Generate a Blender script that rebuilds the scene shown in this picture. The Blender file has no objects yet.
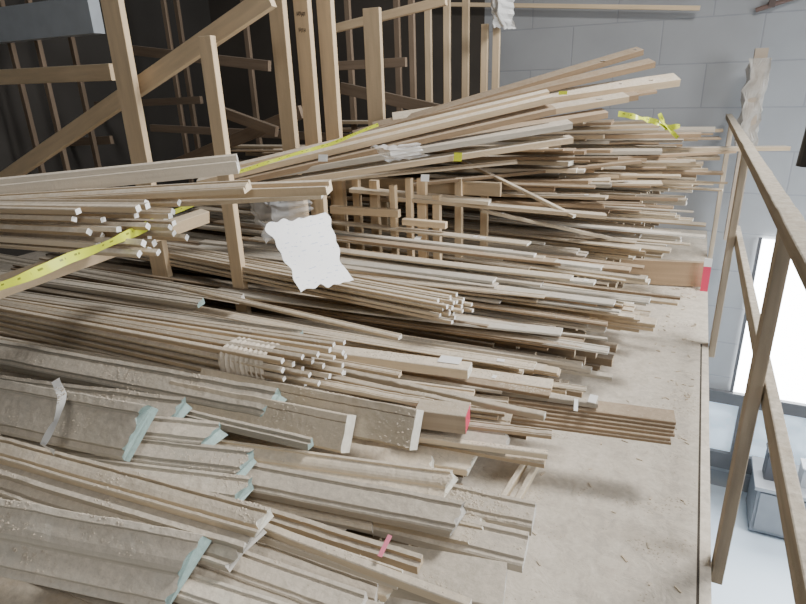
import bpy, bmesh, math, random
from mathutils import Vector, Matrix, noise
random.seed(11)
R=random.uniform
scene=bpy.context.scene
C=scene.collection
F=582.0
CAM=Vector((0,0,1.5))
Zc=Vector((-51,1558,582)).normalized()
Yc=Vector((302,227,-582)); Yc=(Yc-Zc*Yc.dot(Zc)).normalized()
Xc=Yc.cross(Zc)
M3=Matrix((Xc,Yc,Zc))
cd=bpy.data.cameras.new('camera'); cam=bpy.data.objects.new('camera',cd); C.objects.link(cam)
cam.matrix_world=Matrix.Translation(CAM)@M3.to_4x4()
cd.sensor_width=36; cd.lens=F/806*36; cd.clip_start=.02
scene.camera=cam
def ray(px,py): return M3@Vector(((px-403)/F,(302-py)/F,-1))
def PZ(px,py,z):
    d=ray(px,py); return CAM+d*((z-CAM.z)/d.z)
def PY(px,py,Y):
    d=ray(px,py); return CAM+d*((Y-CAM.y)/d.y)

# ---------------- materials
def nn(nt,t,**k):
    n=nt.nodes.new(t)
    for a,b in k.items(): setattr(n,a,b)
    return n
def mixc(nt,fac,a,b,bt='MIX'):
    m=nn(nt,'ShaderNodeMix',data_type='RGBA',blend_type=bt)
    for s,v in ((0,fac),(6,a),(7,b)):
        if isinstance(v,bpy.types.NodeSocket): nt.links.new(v,m.inputs[s])
        else: m.inputs[s].default_value = v if s==0 else (*v,1) if len(v)==3 else v
    return m.outputs[2]
DU=(.66,.58,.47)
def wood(name,base,dust=DU,amt=.93,rough=.9,grain=.36,lo=.06,vary=.28,scale=(2,45,45),dk=.80,bump=.5):
    m=bpy.data.materials.new(name); m.use_nodes=True; nt=m.node_tree; L=nt.links
    b=nt.nodes['Principled BSDF']; b.inputs['Roughness'].default_value=rough
    b.inputs['Specular IOR Level'].default_value=.2
    tc=nn(nt,'ShaderNodeTexCoord'); mp=nn(nt,'ShaderNodeMapping'); mp.inputs['Scale'].default_value=scale
    L.new(tc.outputs['Object'],mp.inputs[0])
    g=nn(nt,'ShaderNodeTexNoise'); g.inputs['Scale'].default_value=1; g.inputs['Detail'].default_value=5
    L.new(mp.outputs[0],g.inputs[0])
    dark=tuple(c*(1-grain) for c in base); lite=tuple(min(1,c*(1+grain*.6)) for c in base)
    c1=mixc(nt,g.outputs[0],dark,lite)
    oi=nn(nt,'ShaderNodeObjectInfo'); hv=nn(nt,'ShaderNodeHueSaturation')
    mr=nn(nt,'ShaderNodeMapRange'); mr.inputs[3].default_value=1-vary; mr.inputs[4].default_value=1+vary*.6
    L.new(oi.outputs['Random'],mr.inputs[0]); L.new(mr.outputs[0],hv.inputs['Value']); L.new(c1,hv.inputs['Color'])
    geo=nn(nt,'ShaderNodeNewGeometry'); sp=nn(nt,'ShaderNodeSeparateXYZ'); L.new(geo.outputs['Normal'],sp.inputs[0])
    m1=nn(nt,'ShaderNodeMapRange'); m1.inputs[1].default_value=lo; m1.inputs[2].default_value=.7; m1.inputs[4].default_value=amt
    L.new(sp.outputs[2],m1.inputs[0])
    n2=nn(nt,'ShaderNodeTexNoise'); n2.inputs['Scale'].default_value=11; n2.inputs['Detail'].default_value=9; n2.inputs['Roughness'].default_value=.7
    L.new(geo.outputs['Position'],n2.inputs[0])
    m2=nn(nt,'ShaderNodeMapRange'); m2.inputs[1].default_value=.32; m2.inputs[2].default_value=.53; m2.inputs[3].default_value=.35
    L.new(n2.outputs[0],m2.inputs[0])
    mu=nn(nt,'ShaderNodeMath',operation='MULTIPLY'); L.new(m1.outputs[0],mu.inputs[0]); L.new(m2.outputs[0],mu.inputs[1])
    n4=nn(nt,'ShaderNodeTexNoise'); n4.inputs['Scale'].default_value=50; n4.inputs['Detail'].default_value=6; n4.inputs['Roughness'].default_value=.7
    L.new(geo.outputs['Position'],n4.inputs[0])
    m4=nn(nt,'ShaderNodeMapRange'); m4.inputs[1].default_value=.35; m4.inputs[2].default_value=.65; L.new(n4.outputs[0],m4.inputs[0])
    d2=mixc(nt,m4.outputs[0],tuple(c*dk for c in dust),tuple(min(1,c*1.08) for c in dust))
    hv2=nn(nt,'ShaderNodeHueSaturation'); L.new(d2,hv2.inputs['Color'])
    mr2=nn(nt,'ShaderNodeMapRange'); mr2.inputs[3].default_value=.74; mr2.inputs[4].default_value=1.1
    L.new(oi.outputs['Random'],mr2.inputs[0]); L.new(mr2.outputs[0],hv2.inputs['Value'])
    L.new(mixc(nt,mu.outputs[0],hv.outputs[0],hv2.outputs[0]),b.inputs['Base Color'])
    bp=nn(nt,'ShaderNodeBump'); bp.inputs['Strength'].default_value=bump; bp.inputs['Distance'].default_value=.005
    L.new(n4.outputs[0],bp.inputs['Height']); L.new(bp.outputs[0],b.inputs['Normal'])
    return m
def plain(name,col,rough=.7,emit=0,metal=0,alpha=1,ns=8,var=.15):
    m=bpy.data.materials.new(name); m.use_nodes=True; nt=m.node_tree
    b=nt.nodes['Principled BSDF']; b.inputs['Roughness'].default_value=rough; b.inputs['Metallic'].default_value=metal
    g=nn(nt,'ShaderNodeTexNoise'); g.inputs['Scale'].default_value=ns; g.inputs['Detail'].default_value=6
    tc=nn(nt,'ShaderNodeTexCoord'); nt.links.new(tc.outputs['Object'],g.inputs[0])
    c=mixc(nt,g.outputs[0],tuple(x*(1-var) for x in col),tuple(min(1,x*(1+var)) for x in col))
    nt.links.new(c,b.inputs['Base Color'])
    b.inputs['Alpha'].default_value=alpha
    if emit:
        nt.links.new(c,b.inputs['Emission Color']); b.inputs['Emission Strength'].default_value=emit
    return m
GD=(.67,.595,.49)
W={
 'beige':wood('beige_wood',(.58,.45,.30)),
 'pale':wood('pale_wood',(.76,.64,.47)),
 'brown':wood('brown_wood',(.38,.27,.17),dust=(.50,.41,.31),amt=.7),
 'grey':wood('grey_primed',(.60,.54,.45),dust=GD),
 'teal':wood('green_grey_primed',(.58,.545,.47),dust=GD),
 'white':wood('white_primed',(.84,.80,.72),amt=.6),
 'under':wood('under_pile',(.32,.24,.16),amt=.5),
}
E={
 'beige':wood('beige_cut',(.82,.67,.48),amt=.1),
 'pale':wood('pale_cut',(.97,.89,.74),amt=.1,vary=.1),
 'brown':wood('brown_cut',(.46,.33,.22),amt=.1),
 'grey':wood('grey_cut',(.74,.71,.65),amt=.1),
 'teal':wood('teal_cut',(.40,.55,.53),amt=.1,vary=.15,rough=.35),
 'white':wood('white_cut',(.98,.95,.88),amt=.1,vary=.05,grain=.15),
 'under':wood('under_cut',(.5,.38,.26),amt=.1),
}
STUD=wood('stud_timber',(.74,.575,.38),dust=(.66,.57,.44),amt=.6,grain=.3,vary=.2,scale=(3,30,30))
RAIL=wood('rail_timber',(.44,.37,.28),dust=(.54,.49,.41),amt=.8,grain=.55,vary=.1,scale=(3,30,30),dk=.6)
DARK=wood('shaded_timber',(.24,.18,.13),dust=(.24,.20,.16),amt=.5,vary=.2)  # timber in the gloom at the back, shade put into wood and dust colour
TAPEW=plain('white_tape',(.88,.88,.86),.35,var=.06)
RED=plain('red_wrap',(.78,.06,.14),.5)
PINK=plain('pink_tag',(.85,.25,.35),.5)
STEEL=plain('grey_steel',(.50,.55,.60),.5)
BLACK=plain('black_plastic',(.02,.02,.022),.5)
CARD=wood('cardboard',(.62,.50,.37),amt=.6)
def papermat():
    m=plain('printed_paper',(1,1,1),.6,var=.0); nt=m.node_tree; b=nt.nodes['Principled BSDF']
    at=nn(nt,'ShaderNodeAttribute'); at.attribute_name='uvp'
    sp=nn(nt,'ShaderNodeSeparateXYZ'); nt.links.new(at.outputs['Vector'],sp.inputs[0])
    a=nn(nt,'ShaderNodeMath',operation='MULTIPLY'); a.inputs[1].default_value=16; nt.links.new(sp.outputs[1],a.inputs[0])
    fr=nn(nt,'ShaderNodeMath',operation='FRACT'); nt.links.new(a.outputs[0],fr.inputs[0])
    lt=nn(nt,'ShaderNodeMath',operation='LESS_THAN'); lt.inputs[1].default_value=.22; nt.links.new(fr.outputs[0],lt.inputs[0])
    n=nn(nt,'ShaderNodeTexNoise'); n.inputs['Scale'].default_value=14; nt.links.new(at.outputs['Vector'],n.inputs[0])
    gt=nn(nt,'ShaderNodeMath',operation='GREATER_THAN'); gt.inputs[1].default_value=.58; nt.links.new(n.outputs[0],gt.inputs[0])
    mu=nn(nt,'ShaderNodeMath',operation='MULTIPLY'); nt.links.new(lt.outputs[0],mu.inputs[0]); nt.links.new(gt.outputs[0],mu.inputs[1])
    src=b.inputs['Base Color'].links[0].from_socket
    col=mixc(nt,mu.outputs[0],src,(.66,.70,.80)); nt.links.new(col,b.inputs['Base Color']); return m
PAPER=papermat()
def ytape():
    m=plain('caution_tape',(.72,.80,.05),.3,var=.10,ns=20); nt=m.node_tree; b=nt.nodes['Principled BSDF']
    at=nn(nt,'ShaderNodeAttribute'); at.attribute_name='uvp'
    sp=nn(nt,'ShaderNodeSeparateXYZ'); nt.links.new(at.outputs['Vector'],sp.inputs[0])
    ds=nn(nt,'ShaderNodeMath',operation='SUBTRACT'); ds.inputs[1].default_value=.62; nt.links.new(sp.outputs[1],ds.inputs[0])
    ab=nn(nt,'ShaderNodeMath',operation='ABSOLUTE'); nt.links.new(ds.outputs[0],ab.inputs[0])
    lt=nn(nt,'ShaderNodeMath',operation='LESS_THAN'); lt.inputs[1].default_value=.10; nt.links.new(ab.outputs[0],lt.inputs[0])
    cb=nn(nt,'ShaderNodeCombineXYZ'); nt.links.new(sp.outputs[0],cb.inputs[0])
    n=nn(nt,'ShaderNodeTexNoise'); n.inputs['Scale'].default_value=45; nt.links.new(cb.outputs[0],n.inputs[0])
    gt=nn(nt,'ShaderNodeMath',operation='GREATER_THAN'); gt.inputs[1].default_value=.54; nt.links.new(n.outputs[0],gt.inputs[0])
    mu=nn(nt,'ShaderNodeMath',operation='MULTIPLY'); nt.links.new(lt.outputs[0],mu.inputs[0]); nt.links.new(gt.outputs[0],mu.inputs[1])
    src=b.inputs['Base Color'].links[0].from_socket
    nt.links.new(mixc(nt,mu.outputs[0],src,(.22,.25,.03)),b.inputs['Base Color'])
    return m
YEL=ytape()

# ---------------- helpers
def link(name,bm,mats,parent=None,smooth=False):
    me=bpy.data.meshes.new(name); bmesh.ops.recalc_face_normals(bm,faces=bm.faces); bm.to_mesh(me); bm.free()
    if not isinstance(mats,(list,tuple)): mats=[mats]
    for m in mats: me.materials.append(m)
    if smooth:
        for p in me.polygons: p.use_smooth=True
    o=bpy.data.objects.new(name,me); C.objects.link(o)
    if parent: o.parent=parent
    return o
def tag(o,label,cat,group=None):
    o['label']=label; o['category']=cat
    if group: o['group']=group
    return o
def struct(o): o['kind']='structure'; return o
def empty(name,loc,label,cat,group=None):
    o=bpy.data.objects.new(name,None); C.objects.link(o); o.location=loc; o.empty_display_size=.1
    return tag(o,label,cat,group)
def bbox(bm,a,b,mi=0,bev=0):
    x0,y0,z0=a; x1,y1,z1=b
    v=[bm.verts.new(p) for p in ((x0,y0,z0),(x1,y0,z0),(x1,y1,z0),(x0,y1,z0),(x0,y0,z1),(x1,y0,z1),(x1,y1,z1),(x0,y1,z1))]
    for f in ((0,3,2,1),(4,5,6,7),(0,1,5,4),(1,2,6,5),(2,3,7,6),(3,0,4,7)):
        bm.faces.new([v[i] for i in f]).material_index=mi
def box(name,a,b,mat,parent=None):
    bm=bmesh.new(); bbox(bm,a,b); return link(name,bm,mat,parent)

def prof(kind,w,t):
    h=w/2; b=min(.0025,t*.2,w*.2)
    if kind=='flat': return [(-h,-t),(h,-t),(h,-b),(h-b,0),(-h+b,0),(-h,-b)]
    if kind=='slab': return [(-h,-t),(h,-t),(h,-b),(h-b,0),(.30*w,0),(.285*w,-.08*t),(.27*w,0),(-h+3*b,0),(-h,-3*b)]
    if kind=='casing':
        return [(-h,-t),(h,-t),(h,-.15*t),(.46*w,0),(.32*w,0),(.30*w,-.34*t),(.25*w,-.38*t),(.22*w,-.12*t),(0,-.2*t),(-.22*w,-.34*t),(-.26*w,-.66*t),(-.33*w,-.68*t),(-.36*w,-.36*t),(-.46*w,-.36*t),(-h,-.5*t)]
    if kind=='crown':
        p=[(-h,-t),(h,-t),(h,-.03*t),(.49*w,0),(.40*w,0),(.385*w,-.16*t)]
        for i in range(6):
            a=i/5*math.pi/2; p.append((.37*w-.40*w*math.sin(a),-.16*t-.42*t*(1-math.cos(a))))
        p+= [(-.05*w,-.62*t),(-.36*w,-.74*t),(-.38*w,-.88*t),(-.47*w,-.88*t),(-h,-.91*t)]
        return p
    if kind=='ogee':
        return [(-h,-t),(h,-t),(h,-.04*t),(.48*w,0),(.34*w,0),(.32*w,-.14*t),(.28*w,-.18*t),(.22*w,-.12*t),(-.32*w,-.20*t),(-.35*w,-.36*t),(-.45*w,-.38*t),(-h,-.46*t)]
    if kind=='rabbet':
        return [(-h,-t),(h,-t),(h,0),(.1*w,0),(.1*w,-.4*t),(-.3*w,-.4*t),(-.3*w,-.2*t),(-h,-.2*t)]
    if kind=='quarter':
        p=[(-h,-t)]
        for i in range(6):
            a=i/5*math.pi/2; p.append((-h+w*math.cos(a),-t+t*math.sin(a)))
        return p
PN={'flat':('wood_board','board'),'slab':('wood_board','board'),'casing':('grooved_plank','moulding'),'crown':('curved_plank','moulding'),'ogee':('shaped_plank','moulding'),'rabbet':('stepped_plank','moulding'),'quarter':('rounded_strip','moulding')}
LN={'flat':'wood board','slab':'wood board','casing':'grooved moulding','crown':'crown moulding','ogee':'shaped base moulding','rabbet':'stepped moulding','quarter':'quarter round moulding'}
def kname(k,w): return ('wood_strip','wood strip') if (k=='flat' and w<=.06) else (PN[k][0],LN[k])
def stick_bm(bm,a,b,w,t,kind,roll=0,bow=0,sag=0,seg=5,jag=0,fine=0):
    """fine>0: dusty hero piece, resampled and crusted with sawdust"""
    d=(b-a); Ln=d.length; x=d.normalized(); y=Vector((0,0,1)).cross(x).normalized(); z=x.cross(y)
    pts=prof(kind,w,t); cr,sr=math.cos(roll),math.sin(roll)
    if fine:
        q=[]
        for i,p in enumerate(pts):
            p2=pts[(i+1)%len(pts)]; l=math.hypot(p2[0]-p[0],p2[1]-p[1]); n=max(1,int(l/.007)) if i!=0 else 1
            for k in range(n): q.append((p[0]+(p2[0]-p[0])*k/n,p[1]+(p2[1]-p[1])*k/n))
        pts=q
        vis=min(Ln,fine); ss=[0]; n=int(vis/.010); ss+= [1-vis/Ln+ (vis/Ln)*i/n for i in range(1 if vis>=Ln else 0,n+1)]
    else: ss=[i/seg for i in range(seg+1)]
    mid=(a+b)/2; rings=[]; ez=[R(-.009,.009) for _ in pts]
    ej=1.7 if jag>.05 else .15
    for i,s in enumerate(ss):
        off=math.sin(s*math.pi); r=[]
        for j,(py,pz) in enumerate(pts):
            qy=py*cr-pz*sr; qz=py*sr+pz*cr
            xx=(s-.5)*Ln
            last=(i==len(ss)-1)
            if fine:
                P=mid+x*xx+y*qy+z*qz
                up=1 if pz>-t*.97 else 0
                nv=noise.noise(P*26)*.26+noise.noise(P*70)*.12+noise.noise(P*6)*.8+.05
                dz=max(0,nv)*.0075*up
                if last: xx+=jag*py+noise.noise(P*40)*.014*ej
                elif i==len(ss)-2: xx+=jag*py-.002
                elif i>len(ss)-10 and jag: xx+=jag*py*(1-(len(ss)-2-i)/8)
                qz+=dz
            elif last and jag: xx+=jag*py+ez[j]
            r.append(bm.verts.new((xx,qy+bow*off,qz-sag*off)))
        rings.append(r)
    n=len(pts)
    for i in range(len(ss)-1):
        for j in range(n):
            bm.faces.new((rings[i][j],rings[i+1][j],rings[i+1][(j+1)%n],rings[i][(j+1)%n]))
    f=bm.faces.new(rings[0]); f.material_index=1
    f=bm.faces.new(list(reversed(rings[-1]))); f.material_index=1
    return Matrix.Translation((a+b)/2)@Matrix((x,y,z)).transposed().to_4x4()
def stick(a,b,w,t,kind='flat',col='beige',roll=0,bow=0,sag=0,name=None,label='',cat=None,group=None,jag=0,mats=None,fine=0):
    bm=bmesh.new(); m=stick_bm(bm,a,b,w,t,kind,roll,bow,sag,jag=jag,fine=fine)
    nm=name or kname(kind,w)[0]
    o=link(nm,bm,mats or [W[col],E[col]]); o.matrix_world=m
    c=cat or ('strip' if nm=='wood_strip' else PN[kind][1])
    return tag(o,label,c,group)

# ---------------- setting
XE=PZ(707,560,0).x; YW=6.6
YS=PZ(700,345,0).y
def deckmat():
    m=wood('dusty_deck',(.58,.515,.43),dust=(.68,.615,.52),amt=.95,scale=(3,3,3),grain=.12,vary=0,dk=.88); nt=m.node_tree
    b=nt.nodes['Principled BSDF']; geo=nn(nt,'ShaderNodeNewGeometry')
    v=nn(nt,'ShaderNodeTexNoise'); v.inputs['Scale'].default_value=14; v.inputs['Detail'].default_value=7; v.inputs['Distortion'].default_value=.6; v.inputs['Roughness'].default_value=.6
    nt.links.new(geo.outputs['Position'],v.inputs[0])
    src=b.inputs['Base Color'].links[0].from_socket
    mr=nn(nt,'ShaderNodeMapRange'); mr.inputs[1].default_value=.3; mr.inputs[2].default_value=.55; mr.inputs[3].default_value=.84; mr.inputs[4].default_value=1.03
    nt.links.new(v.outputs[0],mr.inputs[0])
    mx=nn(nt,'ShaderNodeVectorMath',operation='SCALE'); nt.links.new(src,mx.inputs[0]); nt.links.new(mr.outputs[0],mx.inputs['Scale'])
    nt.links.new(mx.outputs[0],b.inputs['Base Color'])
    bp=nn(nt,'ShaderNodeBump'); bp.inputs['Distance'].default_value=.012; bp.inputs['Strength'].default_value=.7
    nt.links.new(v.outputs[0],bp.inputs['Height'])
    vo=nn(nt,'ShaderNodeTexVoronoi'); vo.inputs['Scale'].default_value=8; nt.links.new(geo.outputs['Position'],vo.inputs[0])
    mv=nn(nt,'ShaderNodeMapRange'); mv.inputs[2].default_value=.45; nt.links.new(vo.outputs[0],mv.inputs[0])
    b2=nn(nt,'ShaderNodeBump'); b2.inputs['Distance'].default_value=.010; b2.inputs['Strength'].default_value=.3
    nt.links.new(mv.outputs[0],b2.inputs['Height']); nt.links.new(bp.outputs[0],b2.inputs['Normal'])
    nt.links.new(b2.outputs[0],b.inputs['Normal']); return m
DECK=deckmat()
bm=bmesh.new(); bbox(bm,(-6,-1.5,-.03),(XE+.012,YW,0)); struct(link('floor',bm,DECK))
bm=bmesh.new(); bbox(bm,(XE-.06,-1.5,-.30),(XE,YW,-.03)); struct(link('trim_1',bm,RAIL))
GRV=plain('dark_groove',(.05,.04,.03),.9)
bm=bmesh.new(); bbox(bm,(XE-.030,-1.5,.0),(XE-.022,YS+.01,.003)); bbox(bm,(-.8,YS+.001,0),(XE-.022,YS+.009,.003)); struct(link('trim_2',bm,GRV))
struct(box('floor_lower',(-6,-2,-3.1),(9,YW,-3),plain('blue_grey_concrete',(.66,.76,.86),.4,ns=2,var=.08)))
def blockmat(name,col,mort):
    m=bpy.data.materials.new(name); m.use_nodes=True; nt=m.node_tree; b=nt.nodes['Principled BSDF']; b.inputs['Roughness'].default_value=.8
    geo=nn(nt,'ShaderNodeNewGeometry'); sp=nn(nt,'ShaderNodeSeparateXYZ'); cb=nn(nt,'ShaderNodeCombineXYZ')
    nt.links.new(geo.outputs['Position'],sp.inputs[0]); nt.links.new(sp.outputs[0],cb.inputs[0]); nt.links.new(sp.outputs[2],cb.inputs[1])
    br=nn(nt,'ShaderNodeTexBrick'); br.inputs['Scale'].default_value=1; br.inputs['Brick Width'].default_value=.84; br.inputs['Row Height'].default_value=.40
    br.inputs['Mortar Size'].default_value=.010; br.inputs['Mortar Smooth'].default_value=.8
    br.inputs['Color1'].default_value=(*col,1); br.inputs['Color2'].default_value=(*[c*.96 for c in col],1); br.inputs['Mortar'].default_value=(*mort,1)
    nt.links.new(cb.outputs[0],br.inputs[0])
    n=nn(nt,'ShaderNodeTexNoise'); n.inputs['Scale'].default_value=2; n.inputs['Detail'].default_value=6; nt.links.new(geo.outputs['Position'],n.inputs[0])
    c=mixc(nt,n.outputs[0],(.80,.80,.80),(1.08,1.08,1.08)); c2=mixc(nt,1.0,br.outputs[0],c,'MULTIPLY')
    nt.links.new(c2,b.inputs['Base Color'])
    bp=nn(nt,'ShaderNodeBump'); bp.inputs['Distance'].default_value=.003; bp.inputs['Strength'].default_value=.5; bp.invert=True
    nt.links.new(br.outputs['Fac'],bp.inputs['Height']); nt.links.new(bp.outputs[0],b.inputs['Normal']); return m
struct(box('wall_back',(-2.2,YW,-3),(9,YW+.2,4.5),blockmat('painted_block',(.37,.38,.395),(.30,.31,.33))))
struct(box('wall_back_left',(-9,YW,-3),(-2.2,YW+.2,4.5),plain('unlit_back_wall',(.07,.06,.05),.9,ns=1.2,var=.5)))  # unlit stretch of the back wall, its shade painted as a near-black colour
struct(box('wall_left',(-6.2,-2,-3),(-6,YW,4.5),plain('unlit_left_wall',(.05,.045,.04),.9,ns=1.2,var=.4)))  # colour darkened to stand in for the unlit void at the left
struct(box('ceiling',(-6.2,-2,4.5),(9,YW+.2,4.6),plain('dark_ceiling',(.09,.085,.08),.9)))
s=box('hardboard_sheet',(-.9,-.9,0),(XE-.032,YS,.014),DECK); tag(s,'dust covered hardboard sheet laid on the walkway beside the railing','sheet')

# ---------------- railing
PX=XE+.035
def post(name,x,y,z0,z1,wx,wy,mat,label,cat='post',group=None):
    bm=bmesh.new(); bbox(bm,(-wx/2,-wy/2,0),(wx/2,wy/2,z1-z0)); bmesh.ops.bevel(bm,geom=bm.edges[:],offset=.002,segments=1,affect='EDGES')
    o=link(name,bm,mat); o.location=(x,y,z0); return tag(o,label,cat,group)
STUDV=wood('stud_vertical',(.74,.575,.38),dust=(.66,.57,.44),amt=.5,grain=.3,vary=.18,scale=(30,30,3))
RAILV=wood('rail_post_timber',(.54,.45,.34),amt=.5,grain=.55,vary=.1,scale=(30,30,3))
SHADEDV=wood('shaded_stud_vertical',(.24,.18,.13),amt=.3,vary=.25,scale=(30,30,3))  # stud wood darkened so the rear studs read as standing in shade
for y,lb in ((PZ(712,560,0).y,'nearest dusty timber post of the guard railing'),(PZ(707,345,0).y,'middle timber post of the guard railing'),(5.6,'farthest timber post of the guard railing by the block wall')):
    post('railing_post',PX,y,-.06,1.11,.034,.072,RAILV,lb)
stick(Vector((PX+.005,-.6,1.15)),Vector((PX+.005,6.5,1.15)),.05,.04,'flat',name='top_rail',label='long dusty timber top rail of the guard railing',cat='rail',mats=[RAIL,RAIL],fine=7)
stick(Vector((PX+.036,-.6,.675)),Vector((PX+.036,3.82,.675)),.028,.07,'flat',name='middle_rail',label='timber middle rail of the guard railing',cat='rail',mats=[RAIL,RAIL])

# ---------------- timber frames behind
def vp(px,py,Y,z0,z1,wx,wy,label,mat=None,name='stud_post',group=None):
    p=PY(px,py,Y); return post(name,p.x,Y,z0,z1,wx,wy,mat or STUDV,label,'post',group)
def br(x1,y1,x2,y2,Y,w,t,label,Y2=None,mat=None,name='timber_brace',cat='beam',roll=math.pi/2):
    a=PY(x1,y1,Y); b=PY(x2,y2,Y2 or Y)
    m=mat or STUD
    return stick(a,b,w,t,'flat',roll=roll,name=name,label=label,cat=cat,mats=[m,m])
vp(112,0,2.55,0,2.9,.14,.04,'wide upright timber post rising left of the diagonal brace')
vp(207,40,2.5,0,PY(207,36,2.5).z,.085,.04,'short upright stud with a sawn top, in front of the dark left')
mid=None
for px,lb in ((277,'leftmost of the three close upright posts at centre top'),(302,'middle post of the three close uprights, with dark handwriting near its top'),(325,'rightmost of the three close upright posts at centre top')):
    o=vp(px,0,3.15+(px-277)*.006,0,2.9,.105,.045,lb)
    if px==302: mid=o
bm=bmesh.new(); yy=-.0232
for k,(cx,py_) in enumerate(((-.024,14),(-.008,14),(.008,15),(.024,15),(-.018,30),(.0,31),(.018,31))):
    zc=PY(302,py_,mid.location.y).z
    for (dx,dz,w_,h_) in ((-.005,0,.003,.024),(.004,.002,.003,.020),(0,.009 if k%2 else -.002,.012,.003)):
        bbox(bm,(cx+dx-w_/2,yy-.0006,zc+dz-h_/2),(cx+dx+w_/2,yy,zc+dz+h_/2))
ink=link('ink_mark',bm,plain('ink',(.04,.03,.03),.7),mid)
vp(372,10,4.0,0,PY(372,8,4.0).z,.13,.04,'shorter upright board standing right of the three close posts')
br(-60,222,268,-4,2.62,.10,.04,'long diagonal timber brace crossing behind the wide post')
br(-60,80,110,72,2.75,.10,.04,'horizontal timber rail at the left, behind the wide post')
br(335,28,445,0,4.2,.06,.04,'thin pale brace rising to the top edge at centre')
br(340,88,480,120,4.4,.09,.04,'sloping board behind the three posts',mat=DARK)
br(150,175,300,112,3.6,.09,.04,'dim diagonal brace between the stud and the three posts',mat=DARK)
br(215,110,275,132,3.4,.07,.04,'short dim board left of the three posts',mat=DARK)
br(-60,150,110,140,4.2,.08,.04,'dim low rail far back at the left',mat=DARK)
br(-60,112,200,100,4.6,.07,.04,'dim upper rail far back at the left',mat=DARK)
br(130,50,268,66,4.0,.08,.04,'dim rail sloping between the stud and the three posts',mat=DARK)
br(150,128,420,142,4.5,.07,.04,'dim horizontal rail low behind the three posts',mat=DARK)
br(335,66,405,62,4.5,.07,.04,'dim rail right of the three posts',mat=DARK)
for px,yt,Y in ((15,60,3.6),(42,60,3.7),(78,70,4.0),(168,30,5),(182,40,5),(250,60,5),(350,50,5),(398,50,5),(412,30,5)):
    vp(px,yt,Y,0,3,.05,.04,'dim wall stud standing in the dark behind the racks',SHADEDV,group='dim wall studs in the dark')
for px,y0 in ((428,10),(447,5),(466,4),(485,30),(497,20)):
    vp(px,y0,5.4,0,PY(px,y0-6,5.4).z,.06,.04,'thin pale stud in the row before the block wall',STUDV,group='thin studs before the block wall')
br(430,4,700,8,6.5,.04,.03,'thin horizontal rail along the top before the block wall')
pa=PY(-45,38,3.4); pb=PY(94,33,3.4); pt=PY(94,-6,3.4)
o=box('steel_beam',(pa.x,3.4,pb.z),(pb.x,3.5,pt.z),STEEL); tag(o,'pale blue grey steel beam in the top left corner','beam')
for px,yt,lb,wx in ((338,178,'first',.085),(356,178,'second',.05),(374,180,'third',.06),(393,185,'fourth',.04),(409,178,'fifth',.04),(422,178,'sixth',.06),(437,195,'seventh',.05),(459,178,'eighth',.05),(485,190,'ninth',.05)):
    Y=3.3+.06*(px%3)+(.45 if px>450 else 0); p=PY(px,yt,Y); post('rack_post',p.x,Y,0,p.z,wx,.04,STUDV,lb+' short rack post from the left under the upper moulding stack')
for px,yt,lb in ((320,190,'left'),(301,196,'far left')):
    p=PY(px,yt,2.75); post('rack_post',p.x,2.75,0,p.z,.06,.04,STUDV,lb+' rack post standing forward, beside the hanging paper')
br(330,210,398,214,3.24,.05,.04,'upper cross bar nailed to the left short rack posts',name='rack_bar')
br(350,240,430,247,3.24,.04,.04,'lower cross bar nailed to the short rack posts',name='rack_bar')
br(402,222,445,226,3.24,.04,.04,'short cross bar nailed between the right short rack posts',name='rack_bar')
br(200,176,500,190,3.75,.09,.04,'timber bearer under the upper moulding stack',name='rack_bearer')

# ---------------- under piles (stuff)
def ztop(y):
    if y<1.8: return .30+.04*math.sin(y*9)
    if y<3.7: return .33+.06*math.sin(y*5)
    return .34+(y-3.7)/2.5*.50
def xend(y):
    if y<1.9: return -.50
    if y<3.0: return -.50+.38*(y-1.9)/1.1
    if y<3.9: return -.12
    return -.12+.20*(y-3.9)/2.3
def slope(y):
    if y<1.0: return .04
    if y<1.8: return .14
    if y<3.2: return .14-.22*(y-1.8)/1.4
    return -.08
bm=bmesh.new()
y=.5
while y<6.0:
    w=R(.03,.07); z=0
    top=ztop(y)-.11
    while z<top:
        t=R(.02,.05); x1=xend(y)-R(.1,.55)-(.15 if y>3 else 0)
        yl=min(y+slope(y)*(-4.6-x1)+R(-.03,.03),6.5)
        a=Vector((-4.6,yl,z+t)); b=Vector((x1,y+R(-.01,.01),z+t))
        sub=bmesh.new(); m=stick_bm(sub,a,b,w,t*.92,'flat',seg=1)
        sub.transform(m); me=bpy.data.meshes.new('tmp'); sub.to_mesh(me); sub.free(); bm.from_mesh(me); bpy.data.meshes.remove(me)
        z+=t
    y+=w*1.15
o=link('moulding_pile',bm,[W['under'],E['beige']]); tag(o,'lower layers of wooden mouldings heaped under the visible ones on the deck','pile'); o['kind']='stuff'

def filler(Y0,Y1,zone,group,layers,wr,tr,cols,kinds,xj=.35,zj=.035,xl=-4.4,dz=0,gap=1.08,rr=.08):
    y=Y0
    while y<Y1:
        w=R(*wr); t=R(*tr); k=random.choice(kinds); c=random.choice(cols); n=random.randint(*layers)
        if k in('crown',): t=w*.42
        zt=ztop(y)+R(-zj,zj)+dz; x0=xend(y)-abs(random.gauss(0,xj))+.08
        for l in range(n):
            x1=x0+R(-.09,.09); s=slope(y)+R(-.012,.012)
            a=Vector((xl,min(6.5,y+s*(xl-x1)),zt-l*t*1.03+R(-.02,0))); b=Vector((x1,y,zt-l*t*1.03))
            nm=kname(k,w)[1]
            stick(a,b,w,t,k,c,bow=R(-.02,.02),label='%s %s'%(nm,zone),group='%s, %s'%(nm,group),roll=R(-rr*.3,rr),jag=R(-.3,.3) if Y0<1.7 else 0,fine=1.9 if (Y0<1.7 and l==0) else 0)
        y+=w*gap
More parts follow.
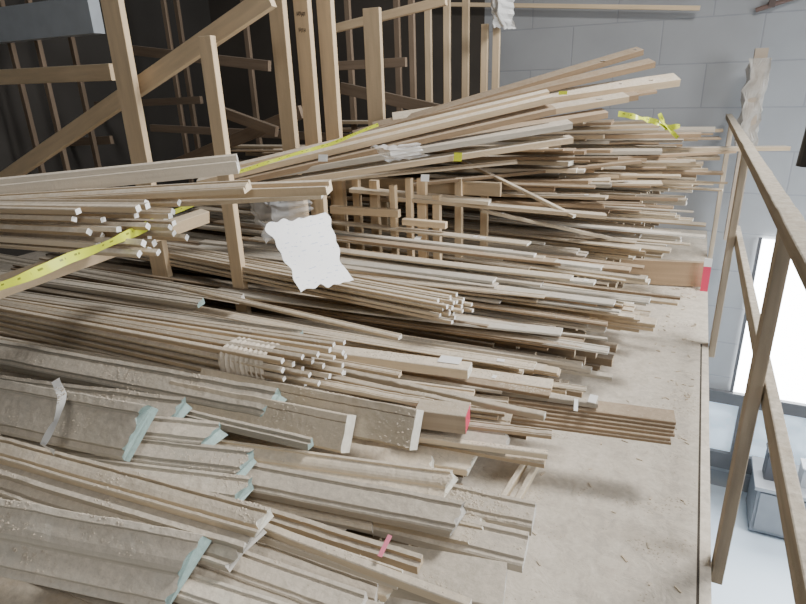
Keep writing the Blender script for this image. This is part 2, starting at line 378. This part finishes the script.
filler(.62,1.75,'lying dusty in the nearest floor pile','nearest floor pile',(1,2),(.06,.12),(.03,.045),['grey','grey','pale','beige','pale'],['ogee','flat','casing','rabbet','flat'],xj=.15,rr=.35,zj=.05,gap=1.15)
filler(1.75,3.7,'lying in the middle floor pile beside the walkway','middle floor pile',(2,4),(.02,.095),(.010,.020),['beige','pale','beige','brown','grey','pale'],['flat','casing','flat','rabbet','flat'],xj=.26,zj=.05,gap=1.12)
filler(3.7,6.1,'in the rising heap near the block wall','far heap',(2,4),(.04,.12),(.012,.024),['beige','brown','pale','beige','grey'],['flat','flat','casing','rabbet'],xj=.30,zj=.07,gap=1.15)
for i in range(90):
    if i<56: y=R(1.9,4.4); z=ztop(y)+R(.02,.08); x1=xend(y)-R(-.16,.8)
    elif i<70: y=R(4.2,6.0); z=ztop(y)+R(.04,.12); x1=xend(y)-R(-.25,.5)
    else: y=R(2.75,3.2); z=.44+(y-2.75)*.35+R(0,.05); x1=R(-.9,-.15)
    s=slope(y)+R(-.05,.05); L=R(1.6,3.2); w=R(.014,.085); t=R(.008,.018)
    c=random.choice(['pale','beige','white','beige','brown','grey']); k=random.choice(['flat','flat','flat','casing'])
    a=Vector((x1-L,min(6.5,y-s*L),z+R(-.03,.02))); b=Vector((x1,y,z))
    nm=kname(k,w)[1]
    stick(a,b,w,t,k,c,bow=R(-.04,.04),label=nm+' lying loose across the top of the middle pile',group=nm+', loose on middle pile')
for i in range(110):
    y=R(3.8,6.0); x1=R(-.8,.28) if y>4.6 else R(-.9,-.05); L=R(1.6,3.0)
    lev=random.choice([0,.05,.10,.15,.21,.28]); fl=random.random()<.6
    z=(.70 if y<4.6 else .82)+ (x1*-.12) + lev+R(0,.012); s=R(-.06,.14)
    w=R(.07,.15) if fl else R(.02,.05); t=R(.012,.030); c=random.choice(['beige','brown','brown','beige','grey','pale']); k='flat' if fl else random.choice(['flat','casing','rabbet'])
    a=Vector((x1-L,min(6.5,y-s*L),z-R(0,.03)*L)); b=Vector((x1,y,z))
    nm=kname(k,w)[1]
    stick(a,b,w,t,k,c,roll=R(-.1,.1),bow=R(-.03,.03),label=nm+' jutting from the tangled upper far stack',group=nm+', upper far stack')

# ---------------- prominent near pieces
def hp(x1,y1,x2,y2,z,w,t,kind,col,roll,jag,label,ext=None,name=None,sag=0,fine=2.6):
    zl,zr=(z if isinstance(z,tuple) else (z,z))
    a=PZ(x1,y1,zl); b=PZ(x2,y2,zr); d=(b-a).normalized()
    e=ext if ext is not None else (1.0 if x1<=20 else .15)
    return stick(a-d*e,b,w,t,kind,col,roll=math.radians(roll),jag=jag,label=label,name=name,sag=sag,fine=fine if y2>380 else 0)
HP=[
 (0,535,176,570,.46,.17,.07,'crown','teal',34,.3,'widest dusty crown moulding in the bottom left corner'),
 (0,446,262,518,.50,.07,.035,'casing','pale',12,.2,'pale grooved casing with chipped end, topmost of the lower left stack'),
 (0,462,252,534,.47,.07,.035,'rabbet','grey',12,.2,'grey stepped casing second in the lower left stack, just under the topmost'),
 (0,480,236,552,.44,.07,.035,'casing','grey',12,.2,'grooved casing third in the lower left stack, ending shortest'),
 (40,414,212,430,.51,.08,.055,'ogee','teal',10,.3,'uppermost of the three short green ended mouldings beside the tape strap'),
 (40,436,244,458,.47,.08,.055,'ogee','teal',10,.3,'middle of the three short green ended mouldings beside the tape strap'),
 (40,460,242,486,.43,.08,.055,'ogee','teal',10,.3,'lowest of the three short green ended mouldings beside the tape strap'),
 (0,386,174,408,.53,.09,.06,'ogee','teal',24,.4,'green ended moulding ending behind the taped thick moulding'),
 (0,350,268,400,.52,.10,.06,'ogee','teal',26,.4,'long dusty moulding with ragged green grey end left of the wide pair'),
 (170,408,310,440,.47,.03,.03,'rabbet','teal',0,0,'short stepped strip lying before the two wide boards'),
 (200,404,344,434,.47,.12,.07,'slab','pale',58,0,'wide pale moulding standing on edge, left and lower of the pair'),
 (230,392,413,430,.47,.13,.075,'slab','pale',58,0,'wide pale moulding standing on edge, right and longer of the pair'),
 (20,325,432,402,.46,.03,.02,'casing','pale',0,0,'long thin casing running behind the tilted boards'),
 (0,312,470,404,.45,.025,.02,'flat','beige',0,0,'long thin strip second behind the tilted boards'),
 (0,338,410,410,.475,.03,.02,'rabbet','grey',0,0,'long stepped moulding right behind the tilted pair'),
 (190,446,446,482,.41,.09,.05,'crown','pale',14,.3,'pale crown moulding with curved end below the tilted boards'),
 (210,466,460,514,.385,.09,.05,'ogee','grey',14,.3,'long grey moulding second below the tilted boards'),
 (430,490,534,512,.31,.09,.05,'ogee','grey',5,0.01,'broad grooved grey moulding end nearest the walkway'),
 (300,492,526,546,.30,.10,.05,'ogee','grey',8,0.01,'broad grey stepped moulding end nearest the walkway'),
 (250,520,470,602,.37,.025,.025,'flat','pale',0,0,'thin pale strip running to the bottom edge'),
 (180,500,400,575,.36,.04,.03,'casing','grey',0,0,'thin grey casing behind the pale strip at the bottom'),
 (180,486,420,560,.34,.04,.03,'rabbet','beige',0,0,'beige stepped moulding behind the thin grey casing at the bottom'),
 (330,552,505,584,.27,.14,.04,'flat','grey',6,0,'broad dusty grey board at the bottom beside the walkway'),
 (120,560,300,620,.38,.06,.04,'ogee','teal',0,0,'dusty moulding at the bottom edge beside the wide crown'),
 (150,530,360,604,.36,.07,.04,'ogee','grey',8,0,'grey moulding running out of the bottom edge'),
 (300,420,548,452,.36,.025,.02,'flat','pale',0,0,'pale strip ending beside the cross pieces'),
 (330,405,552,432,.38,.03,.02,'casing','beige',0,0,'beige casing ending above the cross pieces'),
 (380,432,545,462,.32,.03,.015,'flat','beige',0,0,'low beige strip ending beside the cross pieces'),
 (300,360,545,414,.42,.03,.02,'flat','pale',0,0,'thin pale strip running behind the red ended package'),
 (0,300,400,372,.47,.03,.02,'casing','beige',0,0,'long beige casing left of the wrapped batten bundle'),
 (0,290,300,332,.48,.05,.03,'ogee','teal',0,0,'long grey moulding behind the wrapped batten bundle'),
 (0,272,200,300,.48,.055,.035,'ogee','teal',10,0,'small green ended moulding ending at left behind the long strips'),
 (0,256,240,296,.46,.06,.035,'crown','grey',10,0,'dusty grey crown moulding under the leaning yellow taped beam'),
 (200,290,400,335,.48,.03,.02,'casing','pale',0,0,'pale casing ending before the pale labelled board'),
]
for h in HP: hp(*h)
o=hp(0,406,130,432,.57,.165,.07,'ogee','teal',48,.25,'thick dusty moulding with green grey end and white tape strap')
for i in range(6):
    hp(430,384+i*4.2,675-i*R(0,1.5),416+i*3.9,.31-i*.0125,.09,.0122,'flat','brown',0,0,'%s flat brown board of the flat stack reaching onto the walkway'%['topmost','second','third','fourth','fifth','lowest'][i],ext=1.6,fine=0)
hp(330,366,598,402,.34,.03,.02,'flat','grey',0,0,'thin grey strip with white tags lying behind the flat brown stack')
hp(330,348,470,366,.45,.075,.04,'flat','pale',0,0,'pale board with white label at its end in the middle pile',ext=.6)
for (x1,y1,x2,y2,lb) in ((497,505,526,458,'left'),(512,508,540,456,'right')):
    a=PZ(x1,y1,.06); b=PZ(x2,y2,.06); stick(a,b,.02,.03,'flat','pale',name='cross_batten',label=lb+' low batten lying across the others at the walkway edge',cat='batten')
def bundle(x1,y1,x2,y2,z,nx,nz,w,label,group,ext=1.0,jx=.06,col='pale',fan=0,rj=.4,ec=None):
    zl,zr=(z if isinstance(z,tuple) else (z,z))
    a0=PZ(x1,y1,zl); b0=PZ(x2,y2,zr); d=(b0-a0).normalized(); s=Vector((0,0,1)).cross(d).normalized()
    a0=a0-d*ext
    for i in range(nx):
        for j in range(nz):
            off=s*((i-nx/2)*w*1.25)+Vector((0,0,-j*w*1.15))
            e=d*R(-jx,jx)+s*R(-.4,.4)*w+Vector((0,0,R(-.3,.4)*w))+ s*fan*(i-nx/2)*w+Vector((0,0,fan*.6*(nz/2-j)*w))
            o=stick(a0+off,b0+off+e,w,w*R(.7,1),'flat',roll=R(-rj,rj),name='square_batten',label=label,cat='batten',group=group,mats=[W[random.choice([col,'beige'])],ec or E['white']],jag=.0)
ENDB=wood('fresh_sawn_end',(1,.99,.95),amt=0,vary=.02,grain=.03)
bundle(40,306,318,354,.575,6,5,.019,'thin square batten in the paper wrapped bundle','battens in the wrapped bundle',fan=1.1,rj=.7,ec=ENDB,jx=.08)
bundle(120,238,455,298,.54,7,4,.020,'thin square batten in the bright ended bundle behind the hanging paper','battens in the bright ended bundle',fan=.2,jx=.06,ec=ENDB)
bundle(0,204,140,208,1.145,7,5,.021,'square batten with bright end in the upper left bundle','battens in the upper left bundle',fan=.8,jx=.13,rj=.9,ec=ENDB)
def sleeve(x1,y1,x2,y2,z,hw,hh,mat,name,label,cat):
    a=PZ(x1,y1,z); b=PZ(x2,y2,z); d=(b-a); n=18; x=d.normalized(); s=Vector((0,0,1)).cross(x).normalized()
    bm=bmesh.new(); rings=[]
    for i in range(n+1):
        c=a+d*(i/n)+Vector((0,0,-hh)); r=[]; rg=1+.06*(i%2)
        for k in range(16):
            t=k/16*2*math.pi; q=rg+R(-.03,.03)
            cx=abs(math.cos(t))**.6*math.copysign(1,math.cos(t)); sz=abs(math.sin(t))**.6*math.copysign(1,math.sin(t))
            r.append(bm.verts.new(c+s*cx*hw*q+Vector((0,0,sz*hh*q))))
        rings.append(r)
    for i in range(n):
        for k in range(16): bm.faces.new((rings[i][k],rings[i+1][k],rings[i+1][(k+1)%16],rings[i][(k+1)%16]))
    return tag(link(name,bm,mat),label,cat)
sleeve(230,341,274,348,.600,.078,.058,wood('wrap_paper',(.70,.63,.53),amt=.5),'paper_wrap','wrinkled pale wrap around the thin batten bundle','wrap')
a=PZ(418,404,.46); b=PZ(468,410,.46); 
pk=empty('wrapped_package',(a+b)/2,'short cardboard wrapped package with red end face','package')
bm=bmesh.new(); m=stick_bm(bm,a,b,.085,.07,'flat',seg=4); sub=link('package_body',bm,[CARD,RED]); sub.matrix_world=m; sub.parent=pk; sub.matrix_parent_inverse=Matrix.Translation(-(a+b)/2)

# ---------------- upper left bundle
def up(x1,y1,z1,x2,y2,z2,w,t,kind,col,roll,label,ext=.5,jag=0):
    a=PZ(x1,y1,z1); b=PZ(x2,y2,z2); d=(b-a).normalized()
    return stick(a-d*ext,b,w,t,kind,col,roll=math.radians(roll),label=label,jag=jag)
up(0,180,1.22,236,156,1.27,.05,.06,'rabbet','grey',15,'thick dusty moulding topmost of the upper left bundle')
up(0,196,1.17,246,182,1.23,.05,.03,'casing','beige',10,'beige casing below the thick one in the upper left bundle')
up(0,194,1.16,328,182,1.22,.05,.035,'rabbet','beige',10,'longest stepped moulding of the upper left bundle, ending at the hanging paper')
up(0,208,1.13,322,190,1.17,.05,.025,'casing','pale',5,'pale casing under the longest moulding of the upper left bundle')
a=PZ(-40,292,.95); b=PZ(205,210,.99); beam=stick(a,b,.05,.055,'flat',roll=.2,name='taped_beam',label='timber beam at the left with caution tape along it',cat='beam',mats=[STUD,STUD])

# ---------------- slanting boards of the upper centre stack
def sl(x1,y1,Y1,x2,y2,Y2,w,t,kind,col,roll,label,ext=.2):
    a=PY(x1,y1,Y1); b=PY(x2,y2,Y2); d=(b-a).normalized()
    return stick(a-d*ext,b,w,t,kind,col,roll=math.radians(roll),label=label)
SL=[
 (230,168,2.7,550,92,3.7,.11,.045,'rabbet','beige',18,'long upward slanting casing topmost at centre, ending beside the yellow label'),
 (232,178,2.7,553,106,3.7,.10,.035,'flat','brown',15,'long slanting brown board directly under the topmost casing'),
 (260,172,2.8,570,121,3.7,.10,.035,'flat','grey',10,'grey slanting board third down in the upper centre stack'),
 (260,182,2.8,571,136,3.7,.09,.035,'flat','beige',5,'beige slanting board fourth down in the upper centre stack'),
 (300,160,3.2,605,110,4.2,.11,.04,'flat','brown',12,'slanting brown board just behind the upper centre stack'),
 (320,145,3.4,626,94,4.3,.12,.04,'flat','beige',12,'slanting board with square end near the caution tape'),
 (380,125,3.8,640,48,4.9,.10,.04,'flat','brown',15,'uppermost brown board of the fan reaching against the block wall'),
 (400,118,3.9,652,60,4.8,.11,.04,'flat','brown',15,'second brown board of the fan reaching against the block wall'),
 (420,112,4.0,677,76,4.8,.13,.05,'flat','beige',20,'longest board of the upper fan with blunt end'),
 (430,122,4.0,655,88,4.7,.08,.03,'casing','brown',10,'brown casing below the longest board of the fan'),
 (390,130,3.9,636,92,4.6,.12,.04,'flat','brown',15,'brown board below the brown casing of the fan'),
 (330,178,3.2,517,160,3.6,.06,.02,'casing','pale',0,'pale casing under the slanting stack beside the yellow sticker'),
 (300,170,3.0,492,150,3.6,.07,.02,'flat','beige',0,'beige board under the slanting stack'),
 (420,198,3.4,606,214,3.7,.08,.025,'flat','beige',0,'beige board ending above the middle pile right of the rack posts'),
 (380,190,3.4,490,200,3.5,.10,.025,'flat','pale',0,'pale broad board resting over the rack posts'),
 (440,180,3.7,640,160,4.3,.06,.02,'flat','brown',0,'brown strip jutting right from the upper stack'),
 (478,150,4.4,788,146,5.3,.08,.03,'flat','beige',0,'long board poking out beyond the railing'),
 (470,165,4.2,735,150,5.0,.05,.02,'flat','brown',0,'brown strip reaching almost to the railing'),
 (450,175,4.0,712,182,5.0,.05,.02,'casing','beige',0,'beige casing reaching the railing posts'),
 (480,168,3.9,575,215,3.6,.03,.02,'flat','pale',0,'short pale strip lying askew right of the rack posts'),
 (510,215,3.7,640,243,4.2,.05,.02,'flat','pale',0,'pale strip angled down over the far heap'),
]
for s_ in SL: sl(*s_)
a=PZ(575,256,.20); b=PZ(704,262,.20); stick(a,b,.04,.19,'flat','brown',name='timber_plank',label='brown plank on edge lying across the walkway',cat='plank')
y0=PZ(712,292,0).y
bm=bmesh.new(); bbox(bm,(-.05,-.006,0),(.0,.006,.19)); bbox(bm,(-.051,-.0065,.19),(.001,.0065,.25),1)
o=link('red_tag',bm,[RED,TAPEW]); o.location=(XE+.01,y0,0); tag(o,'flat red tag with white top beside the railing post','tag')

# ---------------- tapes, paper, tags
def ribbon(pts,w,mat,name,label,cat,wd=Vector((0,.4,1)),twist=0):
    bm=bmesh.new(); n=len(pts); fine=[]; lay=bm.verts.layers.float_vector.new('uvp')
    for i in range(n-1):
        for k in range(6): fine.append(pts[i].lerp(pts[i+1],k/6))
    fine.append(pts[-1]); pr=None; acc=0
    for i,p in enumerate(fine):
        t=(fine[min(i+1,len(fine)-1)]-fine[max(i-1,0)]).normalized()
        if i: acc+=(p-fine[i-1]).length
        d=(wd-t*wd.dot(t)).normalized()
        d=Matrix.Rotation(twist*math.sin(i*.7),3,t)@d
        q=Vector((noise.noise(p*9),noise.noise(p*9+Vector((5,0,0))),noise.noise(p*9+Vector((0,7,0)))))*.006
        cur=(bm.verts.new(p+d*w/2+q),bm.verts.new(p-d*w/2+q)); cur[0][lay]=(acc,1,0); cur[1][lay]=(acc,0,0)
        if pr: bm.faces.new((pr[0],cur[0],cur[1],pr[1]))
        pr=cur
    return tag(link(name,bm,mat,smooth=True),label,cat)
ribbon([PZ(-30,298,1.04),PZ(50,266,1.06),PZ(110,243,1.08),PZ(160,219,1.09),PZ(207,197,1.10)],.030,YEL,'caution_tape','yellow caution tape running diagonally along the timber beam at left','tape',twist=.55)
ribbon([PY(236,172,2.55),PY(285,157,2.72),PY(330,144,2.88),PY(378,124,3.0)],.020,YEL,'caution_tape','thin yellow caution tape across the upper centre stack','tape',twist=.4)
ribbon([PY(618,114,3.9),PY(640,118,3.95),PY(655,121,4.0),PY(666,128,4.0),PY(680,126,4.0)],.034,YEL,'caution_tape','crumpled yellow caution tape at the far right end of the upper stack','tape',twist=.8)
ribbon([PY(660,113,4.0),PY(664,124,4.0),PY(678,138,4.0)],.024,YEL,'caution_tape','loose curled end of yellow tape hanging over the far stack','tape',twist=.8)
ribbon([PZ(56,380,.66),PZ(61,396,.65),PZ(56,422,.62),PZ(42,444,.56),PZ(54,452,.54)],.026,TAPEW,'tape_strap','white tape strap peeling around the thick dusty moulding','tape',wd=Vector((1,0,.1)),twist=.2)
def sheet(c,name,label,cat,mat,amp,fr=1,n=34,smooth=False,ragged=0):
    bm=bmesh.new(); g=[]; lay=bm.verts.layers.float_vector.new('uvp')
    for i in range(n+1):
        row=[]
        for j in range(n+1):
            s,t=j/n,i/n
            s2=s+ragged*noise.noise(Vector((0,t*5,3)))*(1 if s>.5 else -1)*abs(s-.5)*2; t2=t+ragged*noise.noise(Vector((s*5,0,8)))*abs(t-.5)*2
            p=c[0].lerp(c[1],s2).lerp(c[3].lerp(c[2],s2),t2)
            q=0
            for k in range(11):
                an=k*2.4; dd=(s-.5)*math.cos(an)+(t-.5)*math.sin(an)-(.4*math.sin(k*5.1))
                q+=abs(dd)*(1 if k%2 else -1)*amp*fr
            q+=noise.noise(Vector((s*2.5,t*2.5,1)))*amp*1.3
            p=p+Vector((0,-q,0))
            vv=bm.verts.new(p); vv[lay]=(s,t,0); row.append(vv)
        g.append(row)
    for i in range(n):
        for j in range(n): bm.faces.new((g[i][j],g[i+1][j],g[i+1][j+1],g[i][j+1]))
    return tag(link(name,bm,mat,smooth=smooth),label,cat)
sheet([PY(273,222,2.04),PY(321,214,2.28),PY(337,290,2.02),PY(298,294,1.78)],'paper_sheet','creased white paper sheet hanging over the middle pile','paper',PAPER,.034,fr=2.4,ragged=.14)
PLAS=plain('clear_plastic',(.98,.98,.98),.08,alpha=.33)
PLAS2=plain('cloudy_plastic',(.95,.95,.95),.08,alpha=.45)
sheet([PY(254,190,2.4),PY(300,196,2.4),PY(296,228,2.36),PY(262,246,2.38)],'plastic_bag','clear plastic sheet crumpled above the hanging paper','plastic',PLAS,.05,fr=2.5,ragged=.3)
sheet([PY(382,144,2.95),PY(410,144,2.95),PY(408,162,2.9),PY(384,164,2.9)],'plastic_scrap','crumpled clear plastic scrap on the upper centre stack','plastic',PLAS2,.06,fr=3,n=16,ragged=.3)
sheet([PY(494,-6,5.2),PY(510,-6,5.2),PY(506,26,5.2),PY(492,28,5.2)],'plastic_bag','white plastic hanging from the top rail','bag',TAPEW,.06,fr=3,n=14,ragged=.3)
def label_tag(px,py,z,wx,wy,mat,lb,rot=0,Y=None,group=None):
    p=PY(px,py,Y) if Y else PZ(px,py,z)
    bm=bmesh.new(); bbox(bm,(-wx/2,-wy/2,0),(wx/2,wy/2,.002)); 
    o=link('sticker',bm,mat); o.location=p; o.rotation_euler=(math.radians(rot),0,R(-.1,.2)); return tag(o,lb,'sticker',group)
label_tag(450,360,.452,.09,.06,TAPEW,'white label on the end of the pale board in the middle pile')
label_tag(593,399,.36,.03,.04,TAPEW,'white tag nearest the end of the thin grey strip',20)
label_tag(576,405,.335,.015,.06,TAPEW,'narrow white band on the flat brown stack',20)
label_tag(458,157,0,.05,.05,plain('yellow_label',(.75,.8,.05),.5),'small yellow sticker on the upper centre stack',75,Y=3.3)
label_tag(425,178,0,.05,.04,TAPEW,'small white tag under the upper centre stack',75,Y=3.15)
label_tag(323,158,0,.05,.035,TAPEW,'small white tag on the slanting boards at centre',75,Y=2.6)
label_tag(465,272,.50,.03,.02,TAPEW,'tiny white label above the bright ended battens',20)
label_tag(385,546,.40,.012,.06,PINK,'pink tag on the grey moulding at the bottom',20)
label_tag(418,238,.60,.04,.03,TAPEW,'white sticker on strips behind the hanging paper',30)
label_tag(563,93,0,.05,.02,plain('yellow_label_two',(.75,.8,.05),.5),'yellow sticker at the end of the topmost slanting casing',75,Y=3.6)

# ---------------- far right fittings
p=PY(748,130,6.3)
o=empty('wall_column',(p.x,6.3,0),'slim dusty column wrapped in cloudy plastic by the far railing end','column')
bm=bmesh.new(); bbox(bm,(-.05,-.05,0),(.05,.05,1.70)); s1=link('column_shaft',bm,plain('pale_column',(.42,.34,.26),.7),o)
bm=bmesh.new(); bbox(bm,(-.075,-.07,.85),(.075,.07,1.62)); bmesh.ops.subdivide_edges(bm,edges=bm.edges[:],cuts=8,use_grid_fill=True)
for v in bm.verts: v.co+=Vector((noise.noise(v.co*12),noise.noise(v.co*12+Vector((3,3,3))),0))*.05
s2=link('plastic_cover',bm,plain('cover_plastic',(.62,.58,.52),.2,alpha=.55,ns=12,var=.4),o)
p=PY(778,3,6.57)
o=empty('pipe_bracket',(p.x,6.57,p.z),'rusty dark pipe bracket on the block wall at top right','bracket')
bm=bmesh.new(); bmesh.ops.create_cone(bm,cap_ends=True,segments=14,radius1=.02,radius2=.02,depth=.34,matrix=Matrix.Rotation(1.3,4,'Y')); link('pipe',bm,plain('rust',(.16,.10,.08),.6),o)
bm=bmesh.new(); bbox(bm,(-.07,-.03,-.03),(-.02,.03,.03)); link('clamp',bm,plain('rust_dark',(.10,.07,.06),.6),o)
p=PY(808,128,3.5)
o=empty('hanging_lamp',(p.x+.05,3.5,p.z),'black hanging fitting cut by the right edge','fitting')
bm=bmesh.new(); bmesh.ops.create_cone(bm,cap_ends=True,segments=20,radius1=.07,radius2=.05,depth=.36); link('housing',bm,BLACK,o)
bm=bmesh.new(); bmesh.ops.create_cone(bm,cap_ends=True,segments=8,radius1=.008,radius2=.008,depth=2.5,matrix=Matrix.Translation((0,0,1.35))); link('cord',bm,BLACK,o)

# lower level
def wl(px,py): p=PY(px,py,YW); return p.x,p.z
xa,za=wl(758,258); xb,zb=wl(780,398)
GL=plain('daylight_glass',(.93,.97,1),.3,emit=16,var=.02)
GL2=plain('daylight_glass_low',(.42,.51,.60),.3,emit=1.3,var=.7,ns=4.5)
bm=bmesh.new(); bbox(bm,(xa,YW-.03,zb),(xa+3.0,YW-.01,za+.2)); struct(link('window_1',bm,GL))
bm=bmesh.new(); bbox(bm,(xa-.35,YW-.03,-2.6),(xa+3.0,YW-.01,zb-.10)); struct(link('window_2',bm,GL2))
FR=plain('dark_grey_frame',(.10,.10,.105),.5)
bm=bmesh.new()
for x in (xa+1.6,xa+2.4): bbox(bm,(x,YW-.09,-2.6),(x+.045,YW-.031,za+.25))
bbox(bm,(xa-.03,YW-.06,zb),(xa,YW-.031,za+.22))
bbox(bm,(xa+.08,YW-.085,-2.6),(xa+.13,YW-.031,zb-.05))
bbox(bm,(xa-.38,YW-.088,zb-.14),(xa+3.0,YW-.032,zb)); bbox(bm,(xa-.38,YW-.088,-2.7),(xa+3.0,YW-.032,-2.5))
bbox(bm,(xa-.38,YW-.087,-2.6),(xa-.34,YW-.031,zb))
f=link('window_frame',bm,FR); struct(f)
bt=empty('storage_cabinet',(xa+.80,6.1,-3),'low grey cabinet on the lower floor below the window','cabinet')
bm=bmesh.new(); bbox(bm,(-.5,-.22,.05),(1.2,.3,.56)); link('body',bm,plain('cabinet_grey',(.22,.23,.25),.5),bt)
bm=bmesh.new(); bbox(bm,(-.53,-.25,.56),(1.23,.33,.60)); link('top',bm,plain('cabinet_top',(.38,.39,.41),.5),bt)
for k in range(3):
    bm=bmesh.new(); bbox(bm,(-.47+k*.56,-.235,.09),(.05+k*.56,-.222,.53)); dd=link('door',bm,plain('cabinet_door',(.26,.27,.29),.5),bt)
    bm=bmesh.new(); bbox(bm,(-.02+k*.56,-.25,.3),(.0+k*.56,-.236,.4)); link('handle',bm,BLACK,dd)
for dx,w_,h_,cc,lb in ((-.35,.20,.30,(.08,.08,.09),'dark machine case on the lower cabinet'),(-.06,.16,.20,(.45,.46,.48),'grey box beside the dark machine case on the lower cabinet'),(.22,.18,.3,(.28,.2,.13),'brown carton on the lower cabinet')):
    bm=bmesh.new(); bbox(bm,(-w_/2,-.09,0),(w_/2,.09,h_)); bbox(bm,(-w_/2-.01,-.1,h_),(w_/2+.01,.1,h_+.03)); bmesh.ops.bevel(bm,geom=bm.edges[:],offset=.006,segments=1,affect='EDGES')
    o=link('storage_box',bm,plain('box_mat',cc,.6)); o.location=(bt.location.x+dx,6.1,-2.40); tag(o,lb,'box')

for i in range(90):
    y=R(1.3,4.8); x=R(xend(y)+.05,XE-.06)
    bm=bmesh.new(); bbox(bm,(-R(.005,.018),-.003,0),(R(.005,.018),.003,.003)); o=link('wood_chip',bm,W[random.choice(['beige','pale'])]); o.location=(x,y,.0145 if y<YS-.02 else .003); o.rotation_euler=(0,0,R(0,3)); tag(o,'small wood chip scattered on the dusty walkway','chip','wood chips on the walkway')

bpy.context.view_layer.update(); dg=bpy.context.evaluated_depsgraph_get()
tags=[]
for i in range(80):
    y=R(2.0,5.2); x=xend(y)-R(.0,1.0)
    hit,loc,nor,idx,ob,mm=scene.ray_cast(dg,Vector((x,y,2.4)),Vector((0,0,-1)))
    if hit and nor.z>.8 and loc.z>.25 and 'batten' not in ob.name and len(tags)<22: tags.append((loc,ob))
for loc,ob in tags:
    bm=bmesh.new(); ww=R(.015,.035); bbox(bm,(-ww/2,-.014,0),(ww/2,.014,.0015)); o=link('sticker',bm,TAPEW); o.location=loc+Vector((0,0,.001)); o.rotation_euler=(0,0,R(-.2,.2))
    tag(o,'small white paper tag stuck on a strip in the piles','sticker','small white tags on the strips')
bm=bmesh.new(); cnt=0
OCT=[(1,0,0),(0,1,0),(-1,0,0),(0,-1,0),(0,0,1),(0,0,-.4)]
for i in range(34000):
    if i%4==0: x=R(-.6,XE-.03); y=R(1.2,4.0)
    else: x=R(-2.3,-.35); y=R(.6,2.3)
    nz=noise.noise(Vector((x*5,y*9,0)))
    deck=x>-.35
    if nz<(.2 if deck else .1) and R(0,1)>.08: continue
    hit,loc,nor,idx,ob,mm=scene.ray_cast(dg,Vector((x,y,.95)),Vector((0,0,-1)))
    if not hit or nor.z<.45 or ob.name.startswith(('paper','plastic','sticker','caution','top_rail','middle','taped')): continue
    r=R(.001,.0024)*(1+max(0,nz)*1.5); vs=[]
    q=Matrix.Rotation(R(0,6),3,'Z')
    for p_ in OCT:
        v=q@Vector(p_); vs.append(bm.verts.new(loc+Vector((v.x*r*R(.8,2.2),v.y*r*1.3,v.z*r*.6))))
    for k in range(4):
        bm.faces.new((vs[k],vs[(k+1)%4],vs[4])); bm.faces.new((vs[(k+1)%4],vs[k],vs[5]))
    cnt+=1
print('crumbs',cnt)
o=link('sawdust',bm,wood('sawdust_mat',(.52,.45,.36),dust=(.54,.47,.375),amt=.5)); tag(o,'coarse sawdust crumbs settled over the near mouldings and walkway','sawdust'); o['kind']='stuff'

# ---------------- light
def area(name,loc,target,size,power,col):
    l=bpy.data.lights.new(name,'AREA'); l.shape='RECTANGLE'; l.size=size[0]; l.size_y=size[1]; l.energy=power; l.color=col
    o=bpy.data.objects.new(name,l); C.objects.link(o); o.location=loc; o.rotation_euler=(Vector(target)-Vector(loc)).to_track_quat('-Z','Y').to_euler(); return o
area('overhead_key_fill',(1.2,3.6,4.2),(-.9,1.2,0),(1.1,1.3),340,(1,.985,.96))
area('overhead_key_fill',(.6,-1.2,3.6),(-1.3,1.5,.4),(1.0,1.0),44,(1,.97,.93))  # added fill behind the camera to lift the near faces, no fixture there
area('daylight',(5.0,1.8,2.2),(-1.0,1.5,.3),(2.0,2.0),240,(.96,.98,1))
area('lower_light',(3.5,4.8,.4),(1.6,6.0,-3),(2,2),170,(.86,.94,1))
w=bpy.data.worlds.new('world'); scene.world=w; w.use_nodes=True
w.node_tree.nodes['Background'].inputs[0].default_value=(.6,.66,.75,1); w.node_tree.nodes['Background'].inputs[1].default_value=.12
